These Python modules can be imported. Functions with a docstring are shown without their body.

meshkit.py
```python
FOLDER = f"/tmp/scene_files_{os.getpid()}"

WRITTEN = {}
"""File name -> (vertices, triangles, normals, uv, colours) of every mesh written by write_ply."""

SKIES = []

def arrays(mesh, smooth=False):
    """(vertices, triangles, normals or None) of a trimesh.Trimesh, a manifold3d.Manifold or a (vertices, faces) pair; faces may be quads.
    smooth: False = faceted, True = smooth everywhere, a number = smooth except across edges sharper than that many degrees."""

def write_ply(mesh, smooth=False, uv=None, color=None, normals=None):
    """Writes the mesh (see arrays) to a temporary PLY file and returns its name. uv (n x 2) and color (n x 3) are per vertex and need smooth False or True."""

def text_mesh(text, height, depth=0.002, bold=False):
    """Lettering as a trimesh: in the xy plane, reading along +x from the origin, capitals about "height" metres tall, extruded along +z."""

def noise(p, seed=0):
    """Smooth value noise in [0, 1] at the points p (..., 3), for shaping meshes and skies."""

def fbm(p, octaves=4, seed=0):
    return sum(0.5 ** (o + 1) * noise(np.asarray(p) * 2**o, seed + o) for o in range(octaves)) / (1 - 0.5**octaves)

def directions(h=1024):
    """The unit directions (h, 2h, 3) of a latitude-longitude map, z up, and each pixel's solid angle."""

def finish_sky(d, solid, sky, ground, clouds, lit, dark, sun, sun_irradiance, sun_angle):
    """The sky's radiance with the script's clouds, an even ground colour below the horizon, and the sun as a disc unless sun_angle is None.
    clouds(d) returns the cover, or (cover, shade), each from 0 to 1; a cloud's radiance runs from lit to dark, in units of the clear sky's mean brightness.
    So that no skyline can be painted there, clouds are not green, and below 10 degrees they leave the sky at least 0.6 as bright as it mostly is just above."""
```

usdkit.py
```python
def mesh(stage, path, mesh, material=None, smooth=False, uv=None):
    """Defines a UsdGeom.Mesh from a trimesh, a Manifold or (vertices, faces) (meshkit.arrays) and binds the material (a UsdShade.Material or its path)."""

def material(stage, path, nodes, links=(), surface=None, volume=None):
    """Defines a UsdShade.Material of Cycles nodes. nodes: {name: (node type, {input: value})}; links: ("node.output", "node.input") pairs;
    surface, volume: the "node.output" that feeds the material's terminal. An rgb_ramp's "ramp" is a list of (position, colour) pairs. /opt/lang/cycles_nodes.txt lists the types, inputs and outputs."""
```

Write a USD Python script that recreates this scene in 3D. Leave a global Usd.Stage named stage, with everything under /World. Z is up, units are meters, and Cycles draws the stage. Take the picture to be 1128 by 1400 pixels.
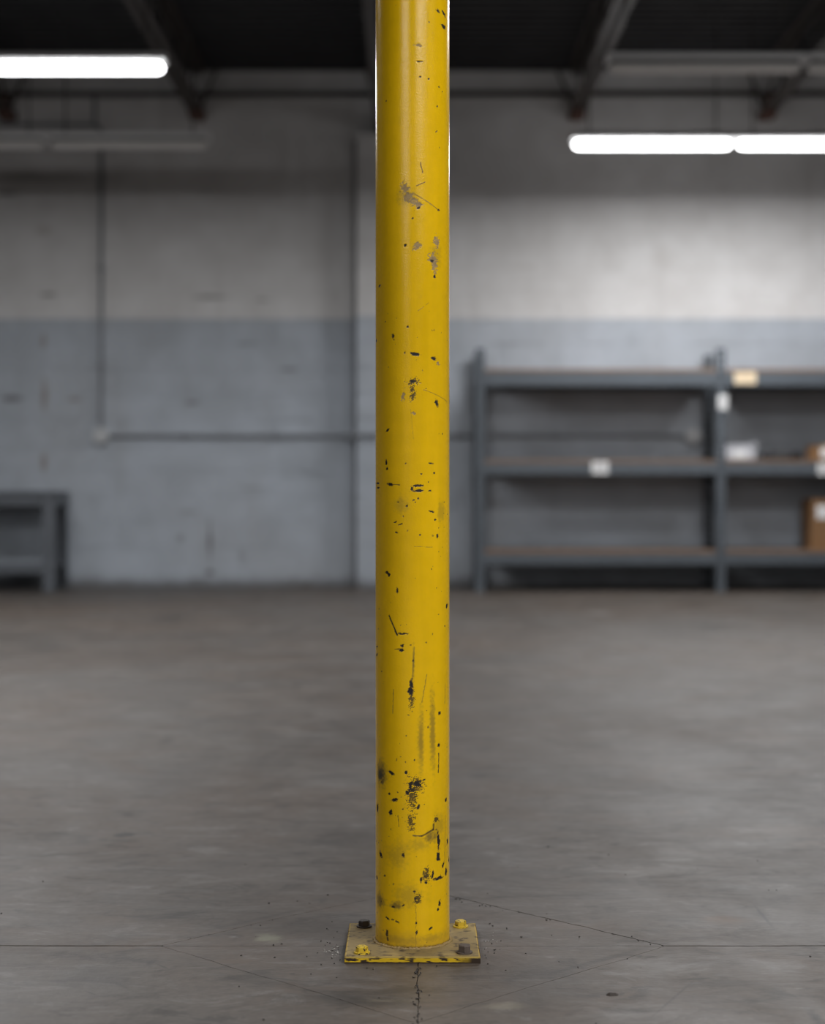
import math, random
import numpy as np, trimesh, usdkit, meshkit
from shapely.geometry import Polygon, box as sbox
from shapely.ops import unary_union
from pxr import Usd, UsdGeom, UsdLux, UsdShade, Gf, Sdf, Vt

stage = Usd.Stage.CreateInMemory()
UsdGeom.SetStageUpAxis(stage, 'Z'); UsdGeom.SetStageMetersPerUnit(stage, 1.0)
world = UsdGeom.Xform.Define(stage, '/World'); stage.SetDefaultPrim(world.GetPrim())
stage.DefinePrim('/World/Looks', 'Scope')

# ------------------------------------------------------------------ camera, light levels
F, CX, HY, H = 2350.0, 564.0, 680.0, 0.694          # focal length in pixels of the 1128 x 1400 frame, principal column, horizon row, lens height
cam = UsdGeom.Camera.Define(stage, '/World/camera')
cam.AddTranslateOp().Set((0, 0, H)); cam.AddRotateXOp().Set(90)
cam.CreateHorizontalApertureAttr(24.0)
cam.CreateFocalLengthAttr(24.0 * F / 1128)
cam.CreateVerticalApertureAttr(24.0 * 1400 / 1128)
cam.CreateVerticalApertureOffsetAttr(-(700 - HY) * 24.0 / 1128)
cam.CreateFStopAttr(2.3); cam.CreateFocusDistanceAttr(2.61)
cam.CreateClippingRangeAttr((0.05, 200.0))
cam.CreateExposureAttr(0.0)
LAMP = 165.0          # radiance of a lit fitting's downward lamp
LENS = 9.0           # glow of its lens
LAMP_TINT = (0.99, 0.992, 1.0)

WALL_Y, CEIL, ROOM_X, ROOM_Y0 = 13.2, 3.97, 6.2, -6.5
LINE_Z, COURSE = 2.065, 0.195
def at(px, py, Y):
    return ((px - CX) / F * Y, Y, H + (HY - py) / F * Y)

# ------------------------------------------------------------------ helpers
def srgb(r, g, b):
    return tuple((c / 255 / 12.92) if c / 255 <= .04045 else ((c / 255 + .055) / 1.055) ** 2.4 for c in (r, g, b))
used = {}
def numbered(parent, name):
    k = used.get((parent, name), 0); used[(parent, name)] = k + 1
    return name if k == 0 else f'{name}_{k:03d}'
def path_of(parent):
    return '/World' if parent is None else (str(parent.GetPath()) if hasattr(parent, 'GetPath') else parent)
def tag(o, label=None, cat=None, group=None, kind=None):
    p = o.GetPrim() if hasattr(o, 'GetPrim') else o
    for k, v in (('label', label), ('category', cat), ('group', group), ('kind', kind)):
        if v: p.SetCustomDataByKey(k, v)
    return p
def thing(name, label, cat, loc=(0, 0, 0), rz=0, group=None, kind=None):
    x = UsdGeom.Xform.Define(stage, '/World/' + numbered('/World', name))
    x.AddTranslateOp().Set(tuple(map(float, loc)))
    if rz: x.AddRotateZOp().Set(float(rz))
    return tag(x, label, cat, group, kind)
def obj(name, mesh, mat, parent=None, smooth=False, label=None):
    base = path_of(parent)
    m = usdkit.mesh(stage, base + '/' + numbered(base, name), mesh, mat, smooth=smooth)
    p = m.GetPrim()
    if label: p.SetCustomDataByKey('label', label)
    return p
def cat_(*ms):
    return trimesh.util.concatenate([m for m in ms if m is not None])
_s = [(sx, sy, sz) for sx in (-1, 1) for sy in (-1, 1) for sz in (-1, 1)]
def _cbv(lo, hi, c):
    lo, hi = np.array(lo, float), np.array(hi, float); mid, h = (lo + hi) / 2, (hi - lo) / 2
    out = []
    for s in _s:
        for k in range(3):
            e = h - c; e = e.copy(); e[k] = h[k]
            out.append(mid + np.array(s) * e)
    return np.array(out)
_t = trimesh.Trimesh(_cbv((0, 0, 0), (1, 1, 1), .2), process=False)
_hull = trimesh.convex.convex_hull(_t.vertices)
_idx = [int(np.argmin(np.linalg.norm(_t.vertices - v, axis=1))) for v in _hull.vertices]
CB_F = np.array(_idx)[_hull.faces]
def cbox(x0, x1, y0, y1, z0, z1, c=0.003):
    c = min(c, .45 * min(x1 - x0, y1 - y0, z1 - z0))
    return trimesh.Trimesh(_cbv((x0, y0, z0), (x1, y1, z1), c), CB_F, process=False)
def frame_axes(d):
    d = np.array(d, float); d /= np.linalg.norm(d)
    a = np.cross(d, (0, 0, 1.0) if abs(d[2]) < .9 else (1.0, 0, 0)); a /= np.linalg.norm(a)
    return d, a, np.cross(d, a)
def rod(p, q, r, n=10):
    return trimesh.creation.cylinder(radius=r, segment=[p, q], sections=n)
def tube(pts, r, n=12, bend=0.0):
    pts = [np.array(p, float) for p in pts]
    path = [pts[0]]
    for i in range(1, len(pts) - 1):
        a, b, c = pts[i - 1], pts[i], pts[i + 1]
        u, v = (a - b) / np.linalg.norm(a - b), (c - b) / np.linalg.norm(c - b)
        if bend:
            p0, p2 = b + u * bend, b + v * bend
            for t in np.linspace(0, 1, 7): path.append((1 - t) ** 2 * p0 + 2 * t * (1 - t) * b + t * t * p2)
        else: path.append(b)
    path.append(pts[-1]); P = np.array(path)
    T = np.gradient(P, axis=0); T /= np.linalg.norm(T, axis=1, keepdims=True)
    _, a, _ = frame_axes(T[0]); rings = []
    for p, t in zip(P, T):
        a = a - t * (a @ t); a /= np.linalg.norm(a); b = np.cross(t, a)
        ang = np.arange(n) * 2 * np.pi / n
        rings.append(p + r * (np.cos(ang)[:, None] * a + np.sin(ang)[:, None] * b))
    V = np.vstack(rings + [P[:1], P[-1:]]); Fc = []
    for i in range(len(P) - 1):
        for j in range(n):
            k = (j + 1) % n
            Fc += [(i * n + j, i * n + k, (i + 1) * n + k), (i * n + j, (i + 1) * n + k, (i + 1) * n + j)]
    e = len(P) * n
    for j in range(n):
        k = (j + 1) % n
        Fc += [(e, k, j), (e + 1, (len(P) - 1) * n + j, (len(P) - 1) * n + k)]
    m = trimesh.Trimesh(V, Fc, process=False); m.fix_normals(); return m
def extrude_x(poly, x0, x1):            # polygon in (y, z)
    m = trimesh.creation.extrude_polygon(poly, x1 - x0, engine='earcut')
    v = m.vertices.copy(); m.vertices = np.stack([v[:, 2] + x0, v[:, 0], v[:, 1]], 1); m.fix_normals(); return m
def extrude_y(poly, y0, y1):            # polygon in (x, z)
    m = trimesh.creation.extrude_polygon(poly, y1 - y0, engine='earcut')
    v = m.vertices.copy(); m.vertices = np.stack([v[:, 0], v[:, 2] + y0, v[:, 1]], 1); m.fix_normals(); return m
def sstep(e0, e1, x):
    t = np.clip((x - e0) / (e1 - e0), 0, 1); return t * t * (3 - 2 * t)

# ------------------------------------------------------------------ materials
class R(str): pass
class Graph:
    def __init__(s): s.n, s.l = {}, []
    def add(s, kind, out, **inp):
        nm = f'n{len(s.n)}'; vals = {}
        for k, v in inp.items():
            if isinstance(v, R): s.l.append((str(v), f'{nm}.{k}'))
            else: vals[k] = v
        s.n[nm] = (kind, vals); return R(f'{nm}.{out}')
    def math(s, t, a, b=0.0, c=0.0, clamp=False):
        return s.add('math', 'value', math_type=t, value1=a, value2=b, value3=c, use_clamp=clamp)
    def ramp(s, x, a, b, lo=0.0, hi=1.0):
        return s.add('map_range', 'result', range_type='smoothstep', value=x, from_min=a, from_max=b, to_min=lo, to_max=hi, clamp=True)
    def mix(s, f, a, b, t='mix'):
        return s.add('mix_color', 'result', blend_type=t, fac=f, a=a, b=b)
    def noise(s, scale, vec=None, detail=3, rough=.55, distortion=0.0, stretch=None, off=(0, 0, 0)):
        v = vec if vec is not None else s.pos()
        if stretch: v = s.add('mapping', 'vector', mapping_type='point', vector=v, scale=stretch, location=off)
        return s.add('noise_texture', 'fac', vector=v, scale=scale, detail=detail, roughness=rough, distortion=distortion)
    def pos(s):
        if not hasattr(s, 'p'): s.p = s.add('geometry', 'position')
        return s.p
    def mark(s, c, size, rot, edge, n, k, amount=1.0):   # soft-edged irregular patch about c (world) with half sizes
        v = s.add('mapping', 'vector', mapping_type='texture', vector=s.pos(), location=c, rotation=rot, scale=size)
        d = s.add('vector_math', 'value', math_type='length', vector1=v)
        d = s.math('multiply_add', n, k, d)
        return s.ramp(d, 1 + k * .5, 1 + k * .5 - edge, 0.0, amount)
    def done(s, name, surface):
        return usdkit.material(stage, '/World/Looks/' + name, s.n, s.l, surface=str(surface))
def plain(name, col, rough=.5, metal=0.0, var=.18, scale=14, spec=.5, bump=0.0, bscale=300):
    g = Graph(); n = g.noise(scale, detail=4)
    c = g.mix(n, tuple(x * (1 - var) for x in col), tuple(min(1, x * (1 + var)) for x in col))
    kw = dict(base_color=c, roughness=g.ramp(n, .2, .8, max(.05, rough - .08), rough + .08), metallic=metal, specular_ior_level=spec)
    if bump:
        kw['normal'] = g.add('bump', 'normal', height=g.noise(bscale, detail=2), strength=bump, distance=.001)
    return g.done(name, g.add('principled_bsdf', 'BSDF', **kw))

# painted block wall: white above a straight line, blue-grey below, with old stains and one long dark band
def wall_material():
    g = Graph(); p = g.pos()
    z = g.add('separate_xyz', 'z', vector=p)
    n_big, n_mid = g.noise(.7, detail=4), g.noise(3.2, detail=5, rough=.65)
    n_fine = g.noise(22, detail=4)
    streak = g.noise(1.0, stretch=(5, 5, .5), detail=4)
    white = g.mix(g.ramp(n_mid, .3, .7), (.58, .57, .565), (.66, .655, .655))
    blue = g.mix(g.ramp(n_mid, .3, .7), (.345, .375, .415), (.41, .447, .50))
    edge = g.math('multiply_add', g.math('subtract', n_fine, .5), .02, z)
    c = g.mix(g.ramp(edge, LINE_Z - .006, LINE_Z + .006), blue, white)
    c = g.mix(g.ramp(n_big, .35, .75, 0.0, .30), c, (.27, .26, .25))
    c = g.mix(g.ramp(streak, .55, .8, 0.0, .25), c, (.22, .20, .18))
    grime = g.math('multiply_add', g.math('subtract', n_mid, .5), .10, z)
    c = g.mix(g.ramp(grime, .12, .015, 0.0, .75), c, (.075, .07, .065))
    brown, dark = (.20, .155, .115), (.085, .08, .075)
    S = [  # px, py, half width px, half height px, colour, amount
        (60, 466, 7, 20, brown, .45), (61, 540, 8, 34, brown, .5), (60, 632, 8, 22, brown, .55),
        (16, 545, 22, 5, dark, .55), (100, 546, 14, 5, brown, .4), (66, 403, 16, 4, dark, .55), (292, 406, 34, 5, dark, .5),
        (360, 410, 16, 4, dark, .3), (395, 505, 20, 4, dark, .4), (262, 551, 13, 4, dark, .45), (335, 470, 26, 4, dark, .3),
        (287, 735, 5, 42, dark, .5), (287, 783, 10, 6, dark, .65), (247, 736, 9, 10, dark, .4), (262, 700, 24, 3, dark, .35),
        (350, 668, 30, 4, dark, .25), (410, 575, 30, 3, dark, .2), (8, 265, 26, 6, dark, .4), (60, 315, 22, 12, brown, .2),
        (420, 798, 14, 6, dark, .6), (330, 760, 8, 20, dark, .22), (720, 365, 40, 5, brown, .14), (905, 350, 26, 26, brown, .10),
        (700, 470, 60, 4, dark, .18), (60, 242, 120, 11, dark, .35)]  # last entry: wide dark band across the upper left wall
    for px, py, w, h, col, a in S:
        X, _, Z = at(px, py, WALL_Y)
        m = g.mark((X, WALL_Y, Z), (w / F * WALL_Y, 2.0, h / F * WALL_Y), (0, 0, 0), .9, n_mid, 1.1, min(1.0, a * 1.35))
        c = g.mix(m, c, col)
    bump = g.add('bump', 'normal', height=g.noise(60, detail=5, rough=.7), strength=.35, distance=.002)
    return g.done('wall_paint', g.add('principled_bsdf', 'BSDF', base_color=c, roughness=.62, normal=bump, specular_ior_level=.3))

def floor_material():
    g = Graph()
    big = g.noise(.55, detail=5, rough=.6, distortion=.6)
    mid = g.noise(2.4, detail=6, rough=.65, stretch=(1.0, .7, 1), distortion=.4)
    trowel = g.noise(5.5, detail=6, rough=.7, stretch=(.8, 1.6, 1), distortion=1.2)
    mott = g.noise(11.0, detail=5, rough=.68, stretch=(.7, 1.2, 1), distortion=.8)
    fine = g.noise(55, detail=5, rough=.7); speck = g.noise(140, detail=2)
    c = g.mix(g.ramp(mid, .28, .72), FLOOR_A, FLOOR_B)
    c = g.mix(g.ramp(big, .42, .68, 0.0, .75), c, FLOOR_WARM)
    for rot, sc, col, am in ((.62, 7, FLOOR_LIGHT, .40), (-.55, 8, FLOOR_DARK, .50), (.25, 13, FLOOR_LIGHT, .35)):
        v = g.add('mapping', 'vector', mapping_type='point', vector=g.pos(), rotation=(0, 0, rot), scale=(.35, 1.6, 1), location=(rot, sc, 0))
        sw = g.noise(sc, vec=v, detail=6, rough=.72, distortion=.9)
        c = g.mix(g.ramp(sw, .54, .70, 0.0, am), c, col)
    warm = g.noise(2.2, detail=5, rough=.6, distortion=.8, off=(3.3, 1.7, 0), stretch=(1, 1, 1))
    c = g.mix(g.ramp(warm, .48, .66, 0.0, .6), c, FLOOR_WARM)
    c = g.mix(g.ramp(mott, .52, .68, 0.0, .6), c, FLOOR_DARK)
    c = g.mix(g.ramp(mott, .44, .30, 0.0, .45), c, FLOOR_LIGHT)
    c = g.mix(g.ramp(trowel, .50, .74, 0.0, .55), c, FLOOR_DARK)
    c = g.mix(g.ramp(trowel, .46, .26, 0.0, .45), c, FLOOR_LIGHT)
    c = g.mix(g.ramp(fine, .30, .70, 0.0, .30), c, FLOOR_DARK)
    c = g.mix(g.ramp(speck, .74, .80, 0.0, .55), c, (.03, .027, .025))
    cell = g.add('voronoi_texture', 'distance', vector=g.pos(), scale=5.5, randomness=1.0)
    c = g.mix(g.ramp(cell, .045, .02, 0.0, .85), c, (.02, .018, .017))
    dk, lt, wm = (.028, .025, .023), (.235, .226, .218), (.105, .073, .052)
    S = [  # px, py, half width px, half height px, colour, amount, edge
        (170, 1141, 19, 4, dk, .85, .5), (228, 1013, 16, 6, dk, .5, .8), (150, 1255, 60, 16, wm, .35, 1), (240, 845, 42, 9, dk, .5, .9),
        (330, 838, 60, 6, dk, .3, .9), (975, 857, 36, 6, dk, .6, .9), (820, 838, 24, 5, lt, .4, .9), (60, 892, 30, 3, dk, .35, .9),
        (365, 1282, 26, 8, (.19, .19, .135), .55, .8), (320, 1281, 9, 2, lt, .35, .9), (990, 1258, 40, 9, wm, .75, .9), (980, 1215, 60, 8, dk, .25, 1),
        (1040, 1250, 16, 10, dk, .5, 1), (830, 1205, 60, 7, dk, .5, .9), (900, 1190, 90, 14, lt, .22, 1), (920, 1165, 50, 16, lt, .20, 1),
        (900, 1320, 90, 22, lt, .4, 1), (1000, 1345, 90, 14, dk, .35, 1), (860, 1385, 110, 22, lt, .4, 1), (1060, 1320, 60, 14, lt, .3, 1), (750, 1330, 70, 14, dk, .45, 1),
        (690, 1375, 40, 6, (.2, .175, .125), .4, .9), (520, 1368, 80, 5, (.19, .165, .12), .4, .9), (600, 1372, 60, 8, wm, .35, 1),
        (1115, 1392, 12, 18, dk, .7, .8), (730, 1370, 30, 22, dk, .3, 1), (500, 1100, 60, 16, (.14, .10, .07), .2, 1),
        (440, 1150, 70, 6, dk, .45, .9), (300, 1180, 60, 8, dk, .3, .9), (410, 1167, 20, 3, dk, .5, .7), (320, 1315, 40, 5, wm, .4, .8),
        (640, 1252, 60, 10, wm, .35, 1), (760, 1262, 80, 12, wm, .4, 1), (470, 1240, 60, 8, wm, .3, 1), (205, 1317, 8, 5, dk, .5, .8),
        (930, 1110, 22, 6, wm, .4, .9), (975, 1105, 12, 4, dk, .5, .8), (110, 1330, 80, 10, dk, .2, 1), (1000, 800 + 130, 70, 6, dk, .25, 1)]
    for px, py, w, h, col, a, e in S:
        Y = F * H / (py - HY); X = (px - CX) / F * Y; dY = Y * Y / (F * H)
        m = g.mark((X, Y, 0), (w / F * Y, h * dY, 2.0), (0, 0, 0), min(1.2, e * 1.2), mott if w > 20 else fine, 3.0 if w > 20 else 2.0, min(1, a * 1.25))
        c = g.mix(m, c, col)
    for px0, py0, px1, py1, w, a in ((1027, 1232, 1062, 1275, .005, .8), (880, 1400, 955, 1335, .004, .45), (905, 1290, 705, 1344, .012, .5), (205, 1290, 470, 1230, .010, .35), (115, 1354, 135, 1362, .004, .6), (150, 1340, 182, 1355, .006, .35), (210, 1316, 235, 1327, .004, .5)):
        P = [np.array([(px - CX) / F * F * H / (py - HY), F * H / (py - HY)]) for px, py in ((px0, py0), (px1, py1))]
        mid_, d = (P[0] + P[1]) / 2, P[1] - P[0]
        m = g.mark((mid_[0], mid_[1], 0), (np.linalg.norm(d) / 2, w, 2.0), (0, 0, math.atan2(d[1], d[0])), .8, fine, 1.2, a)
        c = g.mix(m, c, dk)
    rough = g.ramp(mid, .3, .75, .46, .66)
    h = g.math('multiply_add', fine, .4, g.math('multiply', trowel, .8))
    bump = g.add('bump', 'normal', height=h, strength=.30, distance=.004)
    return g.done('concrete', g.add('principled_bsdf', 'BSDF', base_color=c, roughness=rough, normal=bump, specular_ior_level=.4))
FLOOR_A, FLOOR_B = (.080, .069, .060), (.124, .109, .097)
FLOOR_WARM, FLOOR_DARK, FLOOR_LIGHT = (.098, .070, .051), (.028, .024, .021), (.20, .189, .180)

def vertex_paint(name, bump_scale, strength, spec=.5):
    g = Graph()
    c = g.add('attribute', 'color', attribute='paint'); r = g.add('attribute', 'fac', attribute='paint_roughness')
    b = g.add('bump', 'normal', height=g.noise(bump_scale, detail=2), strength=strength, distance=.0006)
    return g.done(name, g.add('principled_bsdf', 'BSDF', base_color=c, roughness=r, normal=b, specular_ior_level=spec))

def emitter(name, col, strength):
    g = Graph(); return g.done(name, g.add('emission', 'emission', color=col, strength=strength))

M = {}
M['wall'] = wall_material()
M['concrete'] = floor_material()
M['joint'] = plain('joint_filler', (.022, .02, .018), .85, var=.4, scale=40)
M['paint'] = vertex_paint('yellow_paint', 420, .30, .38)
M['plate'] = vertex_paint('dusty_paint', 300, .35, .3)
M['deck'] = plain('roof_deck', (.017, .017, .020), .6, var=.25, scale=3, spec=.3)
M['girder'] = plain('joist_steel', (.055, .046, .042), .55, var=.35, scale=9)
M['rust'] = plain('rusty_steel', (.12, .06, .045), .7, var=.4, scale=18)
M['ledger'] = plain('dark_pipe', (.05, .047, .045), .6, var=.2)
M['strip'] = plain('dark_strip', (.11, .11, .115), .6, var=.2)
M['conduit'] = plain('painted_conduit', (.19, .20, .215), .5, var=.15)
M['sidewall'] = plain('grey_wall_paint', (.16, .165, .17), .7, var=.15, scale=2)
M['box_grey'] = plain('junction_box_metal', (.42, .43, .44), .45, var=.12)
M['rack'] = plain('rack_steel', (.082, .096, .112), .45, var=.15, scale=10)
M['deckwood'] = plain('shelf_board', (.20, .125, .08), .7, var=.3, scale=12)
M['bench'] = plain('bench_steel', (.10, .11, .125), .45, var=.18, scale=10)
M['fixture'] = plain('white_enamel', (.80, .80, .80), .45, var=.06)
M['lens_off'] = plain('unlit_lens', (.78, .77, .75), .4, var=.05)
M['lens_on'] = emitter('lit_lens', LAMP_TINT, LENS)
M['card'] = plain('cardboard', (.22, .115, .048), .8, var=.15, scale=8)
M['card_tape'] = plain('packing_tape', (.50, .34, .18), .35, var=.08)
M['paper'] = plain('paper_tag', (.72, .72, .72), .7, var=.06, scale=30)
M['cream'] = plain('cream_card', (.72, .58, .40), .7, var=.08, scale=30)
M['ink'] = plain('grey_ink', (.25, .25, .27), .7)
M['plastic'] = plain('milky_plastic', (.50, .50, .53), .35, var=.06)
M['black'] = plain('black_rubber', (.018, .018, .02), .5, var=.2)
M['bolt_dark'] = plain('weathered_bolt', (.045, .034, .028), .6, metal=.3, var=.5, scale=120, bump=.4, bscale=500)
M['bolt_brown'] = plain('brown_bolt', (.10, .075, .06), .65, metal=.2, var=.4, scale=140, bump=.4, bscale=500)
def bolt_yellow():
    g = Graph(); n = g.noise(160, detail=4, rough=.7)
    c = g.mix(g.ramp(n, .57, .61), (.62, .43, .03), (.05, .035, .02))
    return g.done('chipped_yellow_bolt', g.add('principled_bsdf', 'BSDF', base_color=c, roughness=.45))
M['bolt_yellow'] = bolt_yellow()
M['weld'] = plain('dusty_weld', (.26, .175, .06), .7, var=.6, scale=90, bump=.5, bscale=400)
M['crumb'] = plain('crumb_dark', (.055, .047, .042), .9, var=.5, scale=200)
M['crumb_light'] = plain('crumb_light', (.42, .40, .37), .8, var=.3, scale=200)

# ------------------------------------------------------------------ floor: slabs between saw-cut joints, with a diamond joint round the column
rng = np.random.default_rng(7)
PC = (0.0, 2.66)                                       # column centre
def ragged(p, q, w, jitter, step=.012, near=None):
    p, q = np.array(p, float), np.array(q, float); L = np.linalg.norm(q - p); d = (q - p) / L; nrm = np.array([-d[1], d[0]])
    k = max(2, int(min(L, 3.0) / step)); ts = np.linspace(0, min(L, 3.0), k)
    if L > 3.0: ts = np.concatenate([ts, np.linspace(3.0, L, 12)[1:]])
    off = np.cumsum(rng.normal(0, jitter * .35, len(ts))); off -= np.linspace(off[0], off[-1], len(ts))
    wa, wb = (w / 2 * (1 + rng.uniform(-.5, .6, len(ts)) * min(1, jitter * 900)) for _ in range(2))
    a = p + ts[:, None] * d + (off + wa)[:, None] * nrm; b = p + ts[:, None] * d + (off - wb)[:, None] * nrm
    return Polygon(np.vstack([a, b[::-1]])).buffer(0)
DIA = .386
cuts = []
for s in (-1, 1):
    cuts.append(ragged((s * DIA, PC[1]), (s * (ROOM_X + .1), PC[1]), .0046, .0006))
    cuts.append(ragged((s * .05, PC[1]), (s * (DIA + .01), PC[1]), .0012, .0009))
    for t in (-1, 1):
        cuts.append(ragged((s * (DIA + .004), PC[1]), (0.005, PC[1] + t * (DIA + .004)), .0020 if (s, t) == (1, 1) else .0009, .0022))
cuts.append(ragged((.006, PC[1] - .04), (.006, ROOM_Y0 - .1), .0010, .0016))
cuts.append(ragged((.006, PC[1] + .04), (.006, WALL_Y + .1), .0040, .0008))
cuts.append(sbox(-.06, PC[1] - .06, .06, PC[1] + .06))
whole = sbox(-ROOM_X, ROOM_Y0, ROOM_X, WALL_Y)
pieces = [g for g in whole.difference(unary_union(cuts)).geoms if g.area > .01]
floor = thing('floor', 'worn grey concrete floor with saw-cut joints meeting around the yellow column', 'floor', kind='structure')
obj('joint_filler', cbox(-ROOM_X, ROOM_X, ROOM_Y0, WALL_Y, -.06, -.007, .001), M['joint'], floor)
for g in sorted(pieces, key=lambda q: (-round(q.area, 2), q.centroid.x, q.centroid.y)):
    m = trimesh.creation.extrude_polygon(g, .007, engine='earcut'); m.apply_translation((0, 0, -.007))
    obj('slab', m, M['concrete'], floor)

# ------------------------------------------------------------------ walls and ceiling
PIL_X0, PIL_X1, PIL_Y = -.424, .020, WALL_Y - .20
back = thing('wall_back', 'painted concrete block wall, white above a straight line and blue-grey below', 'wall', kind='structure')
obj('mortar', cbox(-ROOM_X, ROOM_X, WALL_Y + .0035, WALL_Y + .2, -.02, CEIL + .02, .001), M['wall'], back)
joints = sorted([LINE_Z - COURSE * k for k in range(0, 11)] + [LINE_Z + COURSE * k for k in range(1, 10)])
levels = [0.0] + [z for z in joints if .05 < z < CEIL - .05] + [CEIL]
MOD, J = .395, .007
blocks = []
for i in range(len(levels) - 1):
    z0, z1 = levels[i], levels[i + 1]
    x = -ROOM_X - (MOD / 2 if i % 2 else 0)
    while x < ROOM_X:
        a, b = max(x + J / 2, -ROOM_X), min(x + MOD - J / 2, ROOM_X)
        if b - a > .03:
            pr = rng.uniform(-.0012, .0012)
            blocks.append((a, b, z0 + (J / 2 if i else 0), z1 - J / 2, pr))
        x += MOD
def seen(bk):
    a, b, z0, z1, _ = bk
    cx, cz = (a + b) / 2, (z0 + z1) / 2
    px, py = CX + cx / WALL_Y * F, HY - (cz - H) / WALL_Y * F
    inside = 12 < px < 1116 and 105 < py < 800 and z1 - z0 > .17
    hid = 500 < px < 628
    return (0 if inside and not hid else 1, abs(px - CX) * .6 + abs(py - 480))
order = sorted(range(len(blocks)), key=lambda k: seen(blocks[k]))
rest = []
for r_, k in enumerate(order):
    a, b, z0, z1, pr = blocks[k]
    m = cbox(a, b, WALL_Y + pr, WALL_Y + .03, z0, z1, .0025)
    if r_ < 300: obj('block', m, M['wall'], back)
    else: rest.append(m)
tag(obj('block_courses', cat_(*rest), M['wall'], back), kind='stuff')
pil = thing('pilaster', 'block pilaster standing out of the back wall, mostly behind the yellow column', 'pilaster', kind='structure')
PTOP = 3.45
pl = [z for z in levels if z < PTOP - .05] + [PTOP]
for i in range(len(pl) - 1):
    obj('block', cbox(PIL_X0, PIL_X1, PIL_Y, WALL_Y - .002, pl[i] + (.003 if i else 0), pl[i + 1] - .003, .003), M['wall'], pil)
obj('core', cbox(PIL_X0 + .006, PIL_X1 - .006, PIL_Y + .006, WALL_Y - .004, 0, PTOP - .01, .001), M['wall'], pil)
tr = obj('trim_1', cbox(PIL_X0 - .030, PIL_X0 - .004, WALL_Y - .020, WALL_Y - .003, 0, PTOP - .02, .004), M['strip'])  # thin dark strip down the wall beside the pilaster
tag(tr, 'dark vertical strip on the wall along the left side of the pilaster', 'trim', kind='structure')
for nm, bx, lab in (('wall_left', (-ROOM_X - .2, -ROOM_X, ROOM_Y0, WALL_Y + .2), 'left side wall of the hall, beyond the picture'),
                    ('wall_right', (ROOM_X, ROOM_X + .2, ROOM_Y0, WALL_Y + .2), 'right side wall of the hall, beyond the picture'),
                    ('wall_front', (-ROOM_X - .2, ROOM_X + .2, ROOM_Y0 - .2, ROOM_Y0), 'wall of the hall behind the viewpoint')):
    tag(obj(nm, cbox(*bx, -.02, CEIL + .02, .001), M['sidewall']), lab, 'wall', kind='structure')
# corrugated deck: ribs run along x
prof = []; y = ROOM_Y0 - .1
while y < WALL_Y + .2:
    prof += [(y, CEIL), (y + .09, CEIL), (y + .105, CEIL + .038), (y + .135, CEIL + .038)]; y += .15
poly = Polygon(prof + [(prof[-1][0], CEIL + .1), (prof[0][0], CEIL + .1)])
tag(obj('ceiling', extrude_x(poly, -ROOM_X - .1, ROOM_X + .1), M['deck']), 'dark corrugated steel roof deck', 'ceiling', kind='structure')

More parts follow.
